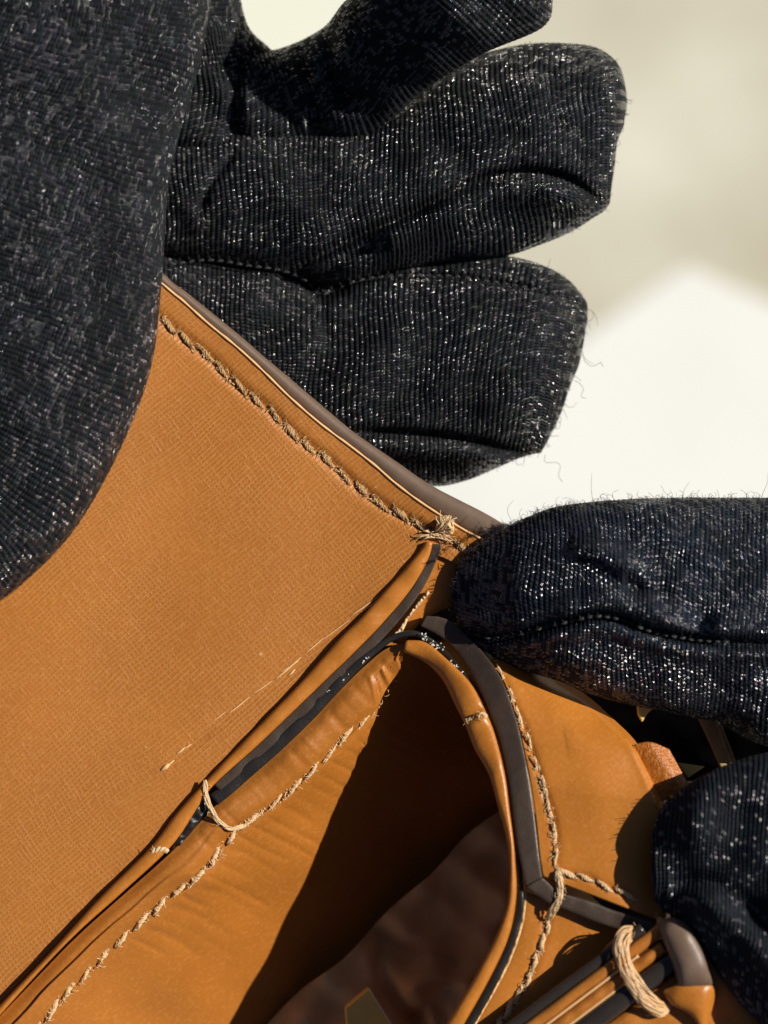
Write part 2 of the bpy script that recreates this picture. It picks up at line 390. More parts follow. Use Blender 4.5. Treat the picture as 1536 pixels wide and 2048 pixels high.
G0 = [(815, 1282), (775, 1296), (725, 1336), (675, 1386), (625, 1440), (550, 1511), (450, 1593), (415, 1628), (345, 1702), (250, 1787), (150, 1877), (50, 1980), (-60, 2095), (-200, 2240)]
STITCH_GUS = [(800, 1340), (770, 1382), (745, 1425), (700, 1465), (660, 1505), (620, 1545), (580, 1580), (540, 1615), (490, 1648), (462, 1668), (430, 1715), (395, 1755), (340, 1790), (300, 1830), (240, 1880), (180, 1942), (130, 1990), (85, 2045), (0, 2130), (-120, 2260)]
g0 = [(x, y, 10+zb(x, y)) for x, y in curve(G0, 30)]
g2 = [(x, y, 4+zb(x, y)) for x, y in curve(STITCH_GUS, 30)]
g1 = [((a[0]*.6+b[0]*.4), (a[1]*.6+b[1]*.4), (a[2]+b[2])/2+15) for a, b in zip(g0, g2)]
sh = curve(SHD, 30); g3 = [(x, y, z_wall(x, y)) for x, y in sh]
g4 = [(x+160, y+60, z-170) for x, y, z in g3]; g5 = [(x+420, y+120, z-260) for x, y, z in g3]
wr = []
rw = random.Random(5)
for k in range(13):          # gathers in the fold at the top of the gusset
    t = k/12; x0 = 815-72*t; y0 = 1296+60*t
    wr.append(([(x0-4, y0-2), (x0+3+rw.uniform(-4, 4), y0+16), (x0+10+14*(1-t), y0+40+rw.uniform(-4, 12))], 2.6, rw.choice([-4.5, -3.5, 3])))
for k in range(22):          # creases running from the stitch holes
    c = curve(STITCH_GUS, 40)[2+k]; L = rw.uniform(60, 190)
    wr.append(([(c[0]+8, c[1]+5), (c[0]+L*.5, c[1]+L*.22+rw.uniform(-6, 8)), (c[0]+L, c[1]+L*.52)], rw.uniform(4, 8), rw.uniform(-3.2, -.8)))
for k in range(16):
    c = curve(G0, 40)[1+k]; wr.append(([(c[0]+6, c[1]+8), (c[0]+24, c[1]+26), (c[0]+44, c[1]+48)], rw.uniform(4, 9), rw.uniform(-3, 1.5)))
gus = sheet('gusset', [g0, g1, g2, g3, g4, g5], M['smooth'], bag, nu=330, nv=170, thick=9, fl=[(STITCH_GUS, 10, -8)]+wr, wob=(11, 230, 3.5))
# sun-side wall of the gusset, hanging from its rim
ri = curve(RIM_IN, 40)
w0 = [(x+6, y-1, zr_at(y)+2) for x, y in ri]
sheet('gusset_wall', [w0, [(x+12, y, z-120) for x, y, z in w0], [(x+70, y-20, z-330) for x, y, z in w0], [(x+120, y-40, z-620) for x, y, z in w0]], M['smooth'], bag, nu=120, nv=40, thick=6)
q_in = curve(RIM_IN, 90); q_out = curve(RIM_OUT, 90)
st = np.stack([q_in[:, 0], q_in[:, 1], q_out[:, 0], q_out[:, 1], zr_at(q_in[:, 1])+1, np.full(90, 13), np.full(90, 22)], -1)
v, f, uv = pillow_data(st, 200, 22, a=.85, fl=[([(915, 1437), (935, 1432), (968, 1415)], 7, -8), ([(928, 1458), (950, 1447), (975, 1432)], 9, 6)], wob=(8, 130, 2))
grim = mesh_obj('gusset_rim', v, f, M['panel'], bag, uv); orient(grim)
# black painted lip along the whole gusset
LIP = [(428, 1600, 26), (450, 1582, 27), (500, 1538, 27), (550, 1494, 27), (600, 1447, 26), (650, 1395, 24), (700, 1344, 20), (745, 1304, 15), (785, 1276, 13), (828, 1267, 12), (860, 1282, 12), (890, 1306, 11), (925, 1345, 9), (952, 1380, 8), (978, 1428, 8), (998, 1474, 8), (1017, 1550, 7), (1027, 1625, 8), (1035, 1700, 9), (1040, 1760, 11), (1041, 1815, 13), (1026, 1875, 15), (997, 1945, 16), (940, 2048, 17), (850, 2195, 17)]
ribbonc('lip_edge', [(x, y, w_, (zb(x, y)+12 if x < 830 and y < 1620 else zr_at(y)-1)) for x, y, w_ in LIP], M['black'], bag, ht=6, hb=22, nu=260, wob=(5, 60, 1))
# strip 1 with its dark edge band, the folded layer between back panel and gusset
S_L = [(850, 1084), (834, 1108), (800, 1148), (760, 1192), (725, 1232), (680, 1276), (600, 1366), (528, 1440), (410, 1563), (350, 1630), (300, 1695), (200, 1795), (100, 1905), (0, 2010), (-120, 2140)]
S_R = [(866, 1084), (860, 1112), (832, 1165), (800, 1208), (750, 1264), (700, 1314), (650, 1362), (525, 1482), (430, 1568), (398, 1612), (343, 1692), (250, 1780), (150, 1870), (50, 1975), (-70, 2110)]
ribbon('inner_strip', S_L, S_R, lambda x, y: zb(x, y)+8+6*np.clip((1500-y)/-400, 0, 1), M['panel'], bag, ht=13, hb=16, nu=220, a=.8, wob=(21, 90, 1.5))
B_L = [(864, 1088), (858, 1112), (830, 1166), (798, 1209), (748, 1265), (698, 1315), (648, 1363), (523, 1483), (428, 1569)]
B_R = [(884, 1088), (876, 1114), (852, 1166), (822, 1212), (764, 1280), (714, 1330), (664, 1378), (540, 1497), (440, 1582)]
ribbon('strip_edge', B_L, B_R, lambda x, y: zb(x, y)+10, M['edge'], bag, ht=6, hb=20, nu=160, nv=32, a=.3, wob=(9, 60, .8))
# torn end of the black edge below the thread loop
ribbonc('torn_edge', [(412, 1598, 10, 40), (398, 1622, 24, 44), (378, 1650, 26, 46), (358, 1682, 17, 45), (342, 1706, 5, 44)], M['black'], bag, ht=7, hb=14, nu=50, a=.8, wob=(2, 18, 2.5))
# tan layer that runs on under the thumb
sheet('inner_layer', [[(872, 1090, -2), (850, 1165, -2), (815, 1215, -4), (740, 1296, -6)], [(930, 1090, -4), (905, 1170, -6), (850, 1225, -8), (790, 1290, -10)], [(1060, 1100, -10), (1000, 1170, -20), (860, 1232, -14), (800, 1292, -14)]],
      M['panel'], bag, nu=60, nv=40, thick=10, wob=(31, 70, 1.5))
ribbonc('pale_frayed_edge', [(858, 1184, 5, 6), (842, 1202, 7, 4), (818, 1232, 5, 3), (800, 1262, 10, 6), (782, 1277, 8, 8), (764, 1288, 7, 12)], M['pale'], bag, ht=5, hb=6, nu=60, wob=(4, 10, 3))
# dark lining under everything
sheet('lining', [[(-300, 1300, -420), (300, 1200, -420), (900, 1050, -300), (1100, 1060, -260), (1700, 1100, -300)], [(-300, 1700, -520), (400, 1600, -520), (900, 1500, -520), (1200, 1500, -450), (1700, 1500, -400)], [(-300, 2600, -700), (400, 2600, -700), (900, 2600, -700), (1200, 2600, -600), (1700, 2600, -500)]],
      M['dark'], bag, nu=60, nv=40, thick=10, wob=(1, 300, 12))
sheet('inner_flap', [[(1015, 1610, -205), (935, 1668, -235), (868, 1742, -228), (775, 1822, -240), (690, 1915, -228), (590, 1990, -250), (480, 2110, -240)], [(1150, 1760, -200), (1040, 1850, -220), (920, 1960, -240), (780, 2100, -250), (680, 2220, -260)], [(1300, 1900, -220), (1200, 2040, -240), (1080, 2200, -250), (960, 2320, -260), (860, 2400, -270)]],
      M['lining'], bag, nu=90, nv=70, thick=8, fl=[([(740, 1860), (800, 1900), (880, 1915), (930, 1965)], 24, -48), ([(800, 1990), (860, 1965), (930, 1970), (950, 2040)], 22, 36), ([(820, 2040), (870, 2010), (900, 2060)], 18, -40), ([(760, 1890), (770, 1960), (850, 2070)], 16, -40)], wob=(17, 130, 18))
# brass puller lying inside
def prism(name, poly, z, h, mat, parent, bev=3):
    o = slab(name, poly, z-h, z, mat, parent)
    b = o.modifiers.new('bevel', 'BEVEL'); b.width = bev*U; b.segments = 3; return o
ribbonc('clasp_edge', [(738, 1977, 5, -118), (766, 2022, 6, -118), (794, 2066, 6, -118)], M['brasst'], bag, ht=4, hb=6, nu=30)  # paler brass strip along the clasp's right edge
prism('clasp', [(737, 1976), (689, 2016), (694, 2075), (800, 2110), (790, 2062)], -120, 40, M['gold'], bag, 5)

# ------------------------------------------------------------------ outer side panel, its edge and stitches
zs = lambda x, y: zr_at(y)+6
EL = [(840, 1252), (872, 1268), (903, 1292), (935, 1335), (962, 1385), (985, 1440), (1000, 1480), (1016, 1552), (1026, 1625), (1035, 1690), (1044, 1740), (1052, 1778)]
ER = [(852, 1232), (880, 1234), (912, 1250), (970, 1309), (1005, 1362), (1030, 1430), (1043, 1480), (1060, 1565), (1070, 1640), (1077, 1700), (1082, 1735), (1085, 1756)]
q = curve(EL, 60); q2 = curve(ER, 60)
st = np.stack([q[:, 0], q[:, 1], q2[:, 0], q2[:, 1], zr_at(q[:, 1])+9, np.full(60, 6), np.full(60, 30)], -1)
o = pillow('side_edge', st, M['edge'], bag, 160, 36, a=.45, wob=(14, 90, 1))
o2 = ribbon('side_edge', [(1050, 1775), (1098, 1807), (1128, 1818), (1193, 1845), (1240, 1858), (1330, 1880)], [(1084, 1754), (1113, 1779), (1128, 1787), (1183, 1803), (1232, 1822), (1330, 1850)], 170, M['edge'], bag, ht=8, hb=20, nu=60, nv=36, a=.45, wob=(15, 60, 1))
PL = [(905, 1246), (958, 1296), (1004, 1355), (1030, 1425), (1044, 1480), (1061, 1565), (1072, 1640), (1080, 1715), (1086, 1752)]
PR = [(1010, 1230), (1070, 1320), (1110, 1362), (1165, 1400), (1218, 1447), (1262, 1492), (1290, 1545), (1312, 1600), (1335, 1660), (1340, 1760), (1330, 1846)]
pl = curve(PL, 40); pr = curve(PR, 40)
zl = zr_at(pl[:, 1])+12; zR = np.interp(pr[:, 1], [1230, 1360, 1500, 1600, 1860], [-30, 20, 125, 158, 162])
pB = [(x, y, z) for (x, y), z in zip(pl, zl)]; pE = [(x, y, z) for (x, y), z in zip(pr, zR)]
def lerprow(a, b, t, dz=0): return [(p[0]*(1-t)+q[0]*t, p[1]*(1-t)+q[1]*t, p[2]*(1-t)+q[2]*t+dz) for p, q in zip(a, b)]
STITCH_SIDE = [(965, 1290), (1000, 1345), (1028, 1405), (1048, 1455), (1066, 1510), (1082, 1560), (1095, 1600), (1108, 1645), (1112, 1690), (1112, 1738)]
STITCH_TOP = [(1112, 1738), (1140, 1749), (1170, 1752), (1200, 1768), (1232, 1780), (1270, 1792)]
side = sheet('side_panel', [pB, lerprow(pB, pE, .25, 5), lerprow(pB, pE, .55, 10), lerprow(pB, pE, .88, 5), pE, [(x+10, y-8, z-40) for x, y, z in pE]],
             M['panel'], bag, nu=200, nv=110, thick=12, fl=[(STITCH_SIDE, 8, -4), (STITCH_TOP, 8, -4), ([(1240, 1455), (1190, 1470), (1130, 1480)], 30, 3)], wob=(41, 160, 2.0))
# lower panel beneath the corner of the side panel
LL = [(1052, 1784), (1050, 1815), (1043, 1855), (1028, 1900), (1005, 1952), (950, 2050), (868, 2195)]
LR = [(1250, 1855), (1225, 1880), (1200, 1905), (1180, 1960), (1130, 2060), (1060, 2180), (1000, 2300)]
a_ = [(x, y, 150) for x, y in curve(LL, 20)]; b_ = [(x, y, 146) for x, y in curve(LR, 20)]
STITCH_LOW = [(1098, 1830), (1090, 1872), (1076, 1912), (1058, 1955), (1030, 2000), (1003, 2040), (960, 2100)]
sheet('lower_panel', [a_, lerprow(a_, b_, .06, 5), lerprow(a_, b_, .5, 5), b_], M['panel'], bag, nu=110, nv=70, thick=14, fl=[(STITCH_LOW, 8, -4), ([(1102, 1808), (1098, 1835), (1090, 1860)], 5, -4)], wob=(43, 120, 1.2))
ribbonc('panel_highlight', [(x-1, y, 5, 153) for x, y in LL], M['scuff_highlight'], bag, ht=3, hb=5, nu=120, wob=(6, 12, 1.2))  # pale strip paints the highlight on the panel's left edge

# ------------------------------------------------------------------ strap end with its thread loop
ZS = 214
def along(t, s):      # t down the strap from its end, s across
    d = np.array([-.80, .60]); n = np.array([.60, .80]); p = np.array([1232, 1885])+d*t+n*s
    return float(p[0]), float(p[1])
def lane(name, s0, s1, z, mat, ht, t0=0, t1=430, **k):
    sp_ = 1.0
    A = [along(t, s0*(1+.0*t)) for t in np.linspace(t0, t1, 6)]; B = [along(t, s1) for t in np.linspace(t0, t1, 6)]
    return ribbon(name, A, B, z, mat, bag, ht=ht, hb=34, nu=90, nv=16, **k)
lane('strap_edge', -2, 21, ZS-4, M['gloss'], 10, t0=-60, a=.8)
lane('strap_layer', 20, 47, ZS-2, M['smooth'], 14, t0=-92, a=.9, wob=(51, 60, 1.5))
lane('strap_crease', 45, 51, ZS+9, M['scuff_highlight'], 4, a=1, t0=-20)
lane('strap_layer', 51, 76, ZS-2, M['smooth'], 15, t0=-70, a=.9, wob=(52, 60, 1.5))
lane('strap_crease', 73, 79, ZS+4, M['scuff_highlight'], 5, a=1, t0=20)
lane('strap_edge', 78, 120, ZS-2, M['gloss'], 19, t0=-84, a=.9)
lane('strap_layer', 120, 300, ZS-16, M['panel'], 10, t0=-140, a=.5, wob=(54, 60, 2))
# closed end of the strap: folded tan layers, dark gloss and a domed brown cap
pillow('end_cap', [(1318, 1846, 1326, 1838, ZS+8, 4, 20), (1322, 1868, 1352, 1836, ZS+12, 18, 34), (1332, 1896, 1384, 1858, ZS+14, 26, 40), (1344, 1926, 1406, 1896, ZS+14, 28, 40), (1352, 1952, 1420, 1932, ZS+14, 27, 40), (1356, 1972, 1427, 1962, ZS+10, 20, 40), (1362, 1984, 1426, 1978, ZS, 8, 20)], M['rim'], bag, 70, 28, a=.85, wob=(58, 70, 1))
pillow('strap_tip', [(1325, 1985, 1330, 1978, ZS+4, 3, 20), (1345, 2010, 1370, 1960, ZS+8, 14, 40), (1380, 2030, 1410, 1962, ZS+8, 18, 40), (1400, 2060, 1428, 1968, ZS+2, 16, 40), (1405, 2090, 1432, 1990, ZS-6, 8, 30)], M['panel'], bag, 50, 24, a=.8, wob=(59, 60, 1))
# leather under the lower finger, running out of the picture
sheet('outer_panel', [[(1300, 1990, 150), (1420, 1960, 140), (1560, 2020, 130), (1800, 2060, 130)], [(1240, 2100, 140), (1400, 2100, 150), (1560, 2140, 130), (1800, 2200, 130)], [(1200, 2300, 130), (1400, 2300, 150), (1560, 2340, 130), (1800, 2400, 130)]],
      M['smooth'], bag, nu=40, nv=30, thick=12, wob=(61, 200, 4))
# flap behind (near-black colour stands in for the hand's shade), tab, strap piece and brass ring seen between thumb and finger
sheet('painted_shade_flap', [[(1085, 1335, -6), (1180, 1370, -20), (1320, 1380, -30), (1600, 1420, -30)], [(1150, 1420, -60), (1260, 1470, -60), (1380, 1500, -60), (1620, 1500, -60)], [(1200, 1560, -110), (1320, 1640, -110), (1420, 1640, -110), (1620, 1600, -110)]],
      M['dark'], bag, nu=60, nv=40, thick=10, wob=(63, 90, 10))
sheet('leather_tab', [[(1264, 1490, 116), (1288, 1540, 128), (1318, 1606, 136)], [(1300, 1484, 120), (1330, 1530, 134), (1362, 1590, 138)], [(1338, 1498, 116), (1364, 1545, 124), (1394, 1600, 128)]], M['suede'], bag, nu=40, nv=40, thick=14, wob=(64, 70, 1))
ribbonc('thin_strap', [(1396, 1400, 34, 0), (1418, 1440, 38, 4), (1440, 1490, 36, 8), (1462, 1545, 34, 8)], M['lining'], bag, ht=6, hb=8, nu=50)
ribbonc('strap_trim', [(1412, 1408, 3, 6), (1434, 1448, 4, 10), (1450, 1492, 4, 15), (1468, 1545, 4, 16)], M['pale'], bag, ht=3, hb=4, nu=50)
ribbonc('olive_tab', [(1335, 1470, 30, -20), (1362, 1500, 50, -10), (1392, 1545, 46, -10)], simple('olive_leather', (.018, .014, .006), .8, spec=.08), bag, ht=6, hb=6, nu=40)
prism('brass_ring', [(1274, 1404), (1312, 1412), (1296, 1426), (1284, 1446), (1276, 1430)], 70, 24, M['gold'], bag, 4)

# ------------------------------------------------------------------ stitches
def thread_mesh(name, L, R, seed, fuzz=6, turns=1.6, up=1.0, hole=True):
    r = random.Random(seed); parts = []
    for k in (0, 1, 2, 3):
        n = 22; t = np.linspace(0, 1, n); env = np.sin(np.pi*np.clip(t, .02, .98))**.45
        ph = t*turns*2*math.pi+k*math.pi/2+seed
        x = (t-.5)*L; y = np.cos(ph)*R*.5*env+r.uniform(-1, 1)*R*.16+np.sin(t*9+seed)*R*.12; z = (np.sin(ph)*R*.4*env+R*.75*up*env-R*.5)
        parts.append(tube_data(np.stack([x, y, z], -1)*U, (R*(.34+.10*np.sin(t*r.uniform(14, 30)+k))*env+.4)*U, 7))
    for k in range(fuzz):
        t = r.uniform(-.5, .5); a = r.uniform(0, 6.28); l = r.uniform(4, 13); c = r.uniform(-1.2, 1.2)
        q_ = np.linspace(0, 1, 6); x = t*L+np.cos(a+c*q_)*l*q_; y = np.sin(a+c*q_)*l*q_; z = R*.5+np.sin(q_*2.5)*l*.25
        parts.append(tube_data(np.stack([x, y, z], -1)*U, (.9-.5*q_)*U, 4))
    nt_ = sum(len(p[1]) for p in parts)
    for sx, sy in ((-.5, 0), (.02, -.62)):
        a_ = np.linspace(0, 2*math.pi, 12, endpoint=False); v_ = [(sx*L, sy*R, -R*.1)]+[(sx*L+math.cos(b)*L*(.15 if sx else .33), sy*R+math.sin(b)*R*.42, -R*.35) for b in a_]
        if hole: parts.append((np.array(v_)*U, [(0, i+1, (i+1) % 12+1) for i in range(12)]))
    v, f = join(parts); me = bpy.data.meshes.new(name); me.from_pydata([tuple(p) for p in v], [], f)
    me.polygons.foreach_set('use_smooth', [True]*len(me.polygons)); me.polygons.foreach_set('material_index', [0]*nt_+[1]*(len(f)-nt_)); return me

def stitches(line, zf, parent, mat, L, R, spacing, slant, seed, fuzz=6, name='stitch', t0=0, t1=1, up=1.0, wig=2.0):
    r = random.Random(seed); ms = []
    for k in range(7):
        me = thread_mesh(name, L*r.uniform(.85, 1.12), R*r.uniform(.82, 1.12), seed+k, fuzz, turns=r.uniform(1.2, 2.2), up=up); me.materials.append(mat); me.materials.append(M['hole']); ms.append(me)
    total = arclen(line); n = int(total/spacing); q = curve(line, n+1)
    for i in range(n):
        if not (t0 <= i/n <= t1): continue
        m = (q[i]+q[i+1])/2; d = q[i+1]-q[i]; a = math.atan2(-d[1], d[0])+slant+r.uniform(-.07, .07)
        m = m+np.array([r.uniform(-wig, wig), r.uniform(-wig, wig)])[:len(m)] if len(m) == 2 else m
        z = zf(m[0], m[1]); o = bpy.data.objects.new(name, ms[r.randrange(7)])
        o.location = Vector(P(np.array(m[0]), np.array(m[1]), float(z))); o.rotation_euler = (r.uniform(-.4, .4), 0, a)
        s_ = r.uniform(.9, 1.1); o.scale = (s_, s_*r.uniform(.85, 1.2), s_); link(o, parent)

def surf_z(obj):
    """height of a finished sheet at a drawing position"""
    me = obj.data; n = len(me.vertices); co = np.empty(n*3); me.vertices.foreach_get('co', co); co = co.reshape(-1, 3)
    h = n//2 if obj.name.split('.')[0] not in ('gusset_rim',) else n
    co = co[:h]; z = co[:, 2]/U; k = (D-z)/D; X = co[:, 0]/U/k+768; Y = 1024-co[:, 1]/U/k
    def fz(x, y):
        d = (X-x)**2+(Y-y)**2; i = np.argpartition(d, 6)[:6]; return float(np.mean(z[i]))
    return fz
zback, zgus, zside = surf_z(back), surf_z(gus), surf_z(side)
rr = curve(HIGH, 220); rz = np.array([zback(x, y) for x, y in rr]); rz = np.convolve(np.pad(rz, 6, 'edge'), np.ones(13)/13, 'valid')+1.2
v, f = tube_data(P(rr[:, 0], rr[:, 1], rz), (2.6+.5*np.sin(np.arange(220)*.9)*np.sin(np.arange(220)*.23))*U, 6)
mesh_obj('edge_highlight', v, f, M['scuff_highlight'], bag)  # pale tube paints the highlight along the rim corner
zlow = surf_z(bpy.data.objects['lower_panel'])
stitches(STITCH_BACK, lambda x, y: zback(x, y)+3, back, M['thread'], 47, 6.2, 44, -.24, 11, fuzz=16)
stitches(STITCH_GUS, lambda x, y: zgus(x, y)+3, gus, M['pale'], 42, 5.2, 48, .25, 31, fuzz=8, t0=0.06, t1=.3)
stitches(STITCH_GUS, lambda x, y: zgus(x, y)+4, gus, M['pale'], 46, 6.2, 49, .25, 37, fuzz=11, t0=.3)
stitches(STITCH_SIDE, lambda x, y: zside(x, y)+3, side, M['pale'], 48, 4.0, 46, -.08, 51, fuzz=6)
stitches(STITCH_TOP, lambda x, y: zside(x, y)+3, side, M['pale'], 42, 6.0, 42, -.2, 61, fuzz=5)
low = bpy.data.objects['lower_panel']
stitches(STITCH_LOW, lambda x, y: zlow(x, y)+4, low, M['pale'], 42, 6.2, 37, .2, 71, fuzz=9)

def rope(name, pts, r_, mat, parent, strands=3, turns=4, fuzz=10, seed=1, sides=7, n=70):
    q = curve(pts, n); c = P(q[:, 0], q[:, 1], q[:, 2]); d = np.gradient(c, axis=0); d /= np.linalg.norm(d, axis=1)[:, None]
    a = np.cross(d, [0, 0, 1.]); a /= np.linalg.norm(a, axis=1)[:, None]+1e-9; b = np.cross(a, d)
    t = np.linspace(0, 1, n); env = np.clip(np.minimum(t, 1-t)*8, .35, 1); parts = []; r = random.Random(seed)
    for k in range(strands):
        ph = (t*turns+k/strands)*2*math.pi; rr_ = r_*.55*env*U
        parts.append(tube_data(c+a*(np.cos(ph)*rr_)[:, None]+b*(np.sin(ph)*rr_*.8)[:, None], r_*(.62 if strands < 4 else 1.5/strands)*env*U, sides))
    for k in range(fuzz):
        i = r.randrange(n); an = r.uniform(0, 6.28); l = r.uniform(5, 16); cv = r.uniform(-1.5, 1.5); s = np.linspace(0, 1, 6)
        p = c[i]+np.stack([np.cos(an+cv*s)*l*s, np.sin(an+cv*s)*l*s, np.sin(2*s)*l*.4+r_*.4], -1)*U
        parts.append(tube_data(p, (.8-.4*s)*U, 4))
    v, f = join(parts); return mesh_obj(name, v, f, mat, parent)
def bundle(name, pts, W, n_, rad, mat, parent, seed=1, fuzz=10, n=80):
    q = curve(pts, n); c = P(q[:, 0], q[:, 1], q[:, 2]); d = np.gradient(c, axis=0); d /= np.linalg.norm(d, axis=1)[:, None]
    a = np.cross(d, [0, 0, 1.]); a /= np.linalg.norm(a, axis=1)[:, None]+1e-9; t = np.linspace(0, 1, n); r = random.Random(seed); parts = []
    wd = np.clip(np.minimum(t, 1-t)*7+.45, 0, 1)
    for k in range(n_):
        o_ = ((k+.5)/n_-.5)+.10*np.sin(t*r.uniform(5, 11)+r.uniform(0, 6)); o_ = np.clip(o_, -.52, .52)
        parts.append(tube_data(c+a*(o_*W*wd*U)[:, None]+np.array([0, 0, 1.])*((np.sqrt(np.clip(1-(2*o_*.95)**2, 0, 1))*W*.34*wd+.8*np.sin(t*23+k*2))*U)[:, None], rad*(.9+.25*np.sin(t*r.uniform(20, 50)+k))*U, 6))
    for k in range(fuzz):
        i = r.randrange(n); an = r.uniform(0, 6.28); l = r.uniform(5, 13); s = np.linspace(0, 1, 6); cv = r.uniform(-1.5, 1.5)
        parts.append(tube_data(c[i]+np.stack([np.cos(an+cv*s)*(l*s+W*.3), np.sin(an+cv*s)*(l*s+W*.3), np.sin(2*s)*3+W*.15], -1)*U, (.8-.4*s)*U, 4))
    v, f = join(parts); return mesh_obj(name, v, f, mat, parent)
rope('thread_end', [(300, 1707, 62), (318, 1699, 64), (338, 1701, 62)], 6.5, M['pale'], bag, turns=1.5, fuzz=3, seed=4, n=30)
bundle('thread_loop', [(1268, 1858, 204), (1250, 1872, 220), (1243, 1895, 230), (1250, 1930, 234), (1266, 1964, 234), (1290, 1996, 230), (1318, 2016, 218), (1340, 2014, 206)], 30, 18, 1.9, M['thread2'], bag, seed=6, fuzz=16, n=110)
bundle('thread_loop', [(410, 1560, 50), (411, 1590, 56), (422, 1618, 58), (438, 1642, 56), (462, 1657, 46), (492, 1650, 36)], 9, 5, 1.8, M['pale'], bag, seed=3, fuzz=14)
bundle('thread_over_edge', [(1114, 1742, 178), (1120, 1765, 178), (1120, 1790, 180), (1110, 1812, 176), (1096, 1838, 162)], 13, 6, 1.9, M['pale'], bag, seed=5, fuzz=9)
rope('thread_end', [(1340, 2014, 206), (1352, 1997, 212), (1376, 2004, 210), (1398, 2014, 206), (1420, 2020, 196)], 6, M['pale'], bag, turns=3, fuzz=8, seed=8)
rope('thread_end', [(1290, 2046, 190), (1310, 2036, 192), (1345, 2052, 190)], 8, M['pale'], bag, turns=2, fuzz=8, seed=9)
rope('thread_end', [(1284, 1880, 204), (1304, 1872, 212), (1322, 1846, 208), (1314, 1836, 196)], 7, M['thread'], bag, turns=3, fuzz=10, seed=10)
rope('thread_knot', [(930, 1446, 106), (942, 1438, 112), (946, 1444, 112), (936, 1452, 110)], 4.2, M['pale'], bag, turns=2, fuzz=5, seed=12, n=30)
rope('thread_knot', [(952, 1434, 120), (966, 1428, 122), (974, 1436, 118)], 4, M['pale'], bag, turns=1, fuzz=3, seed=13, n=20)
# frayed tuft where the two seams cross
r = random.Random(22); parts = []
for k in range(34):
    a = r.uniform(.85, 1.5); l = r.uniform(16, 38); s = np.linspace(0, 1, 8); cv = r.uniform(-.7, .7)
    x = 878+r.uniform(-7, 9)+np.cos(a+cv*s)*l*s; y = 1060+r.uniform(-8, 5)-np.sin(a+cv*s)*l*s*.9; z = 16+np.sin(s*2)*18+r.uniform(-4, 4)
    parts.append(tube_data(P(x, y, z), r.uniform(1.1, 2.6)*(1-.6*s)*U, 5))
for k in range(26):
    a = r.choice([3.3, 3.6, 5.5, 5.8])+r.gauss(0, .25); l = r.uniform(12, 44); s = np.linspace(0, 1, 8); cv = r.uniform(-.7, .7)
    x = 872+r.uniform(-14, 14)+np.cos(a+cv*s)*l*s; y = 1068+r.uniform(-8, 8)-np.sin(a+cv*s)*l*s*.5; z = 12+np.sin(s*3)*9
    parts.append(tube_data(P(x, y, z), r.uniform(.9, 2.2)*(1-.6*s)*U, 5))
v, f = join(parts); tuft_ = (v, f); rf = random.Random(77); parts = []
for line, zf_, n_, sd in ((STITCH_BACK, zback, 190, 1), (STITCH_GUS, zgus, 170, -1), (STITCH_SIDE, zside, 60, 1), (STITCH_LOW, zlow, 60, 1)):
    q = curve(line, 300); d = np.gradient(q, axis=0); d /= np.linalg.norm(d, axis=1)[:, None]
    for k in range(n_):
        i = rf.randrange(6, 294); sg = sd if rf.random() < .75 else -sd; b = math.atan2(d[i, 0], -d[i, 1]) if sg > 0 else math.atan2(-d[i, 0], d[i, 1])
        b += rf.gauss(0, .7); l = rf.uniform(5, 16) if rf.random() < .3 else rf.uniform(3, 8); s_ = np.linspace(0, 1, 6); cv = rf.uniform(-1.3, 1.3)
        x0 = q[i, 0]+math.cos(b)*3; y0 = q[i, 1]+math.sin(b)*3; x = x0+np.cos(b+cv*s_)*l*s_; y = y0+np.sin(b+cv*s_)*l*s_
        parts.append(tube_data(P(x, y, zf_(x0, y0)+2.5+np.sin(s_*2.6)*3), rf.uniform(.7, 1.7)*(1.1-.7*s_)*U, 4))
v, f = join(parts); o = mesh_obj('frayed_fibres', v, f, M['pale'], bag); o['kind'] = 'stuff'
v, f = tuft_; o = mesh_obj('frayed_tuft', v, f, M['pale'], bag)
pillow('wax_lump', [(872, 1058, 884, 1072, 10, 3, 6), (880, 1036, 902, 1070, 14, 12, 10), (890, 1030, 908, 1062, 14, 13, 10), (898, 1034, 908, 1048, 12, 4, 8)], M['pale'], bag, 30, 16, wob=(71, 12, 5))

# scuffs and scratches on the back panel, lint on the black lip
r = random.Random(9); parts = []
def sliver(x0, y0, x1, y1, w_, zf):
    s = np.linspace(0, 1, 10); x = x0+(x1-x0)*s+np.sin(s*5)*.8; y = y0+(y1-y0)*s
    z = np.array([zf(a, b) for a, b in zip(x, y)])+.3
    return tube_data(P(x, y, z), (np.sin(np.pi*s)**.7*w_+.15)*U, 5)
for (x0, y0, x1, y1, w_) in [(548, 1360, 604, 1314, 1.5), (560, 1345, 598, 1322, 1.0), (505, 1388, 545, 1362, .9), (455, 1428, 500, 1394, 1.1), (700, 1232, 760, 1192, 1.1), (640, 1282, 700, 1240, .8), (320, 1542, 342, 1526, 3.2), (330, 1533, 350, 1520, 1.6), (425, 1442, 452, 1424, .7), (610, 1306, 648, 1276, 1.0), (352, 1508, 372, 1494, 1.6), (366, 1498, 384, 1488, 1.2), (718, 1226, 752, 1204, .8), (575, 1352, 592, 1338, 1.6)]:
    v, f = sliver(x0, y0, x1, y1, w_*1.45, zback); mesh_obj('scratch', v, f, M['scuff_highlight'], back)
lipz = lambda x, y: zb(x, y)+18
parts = []
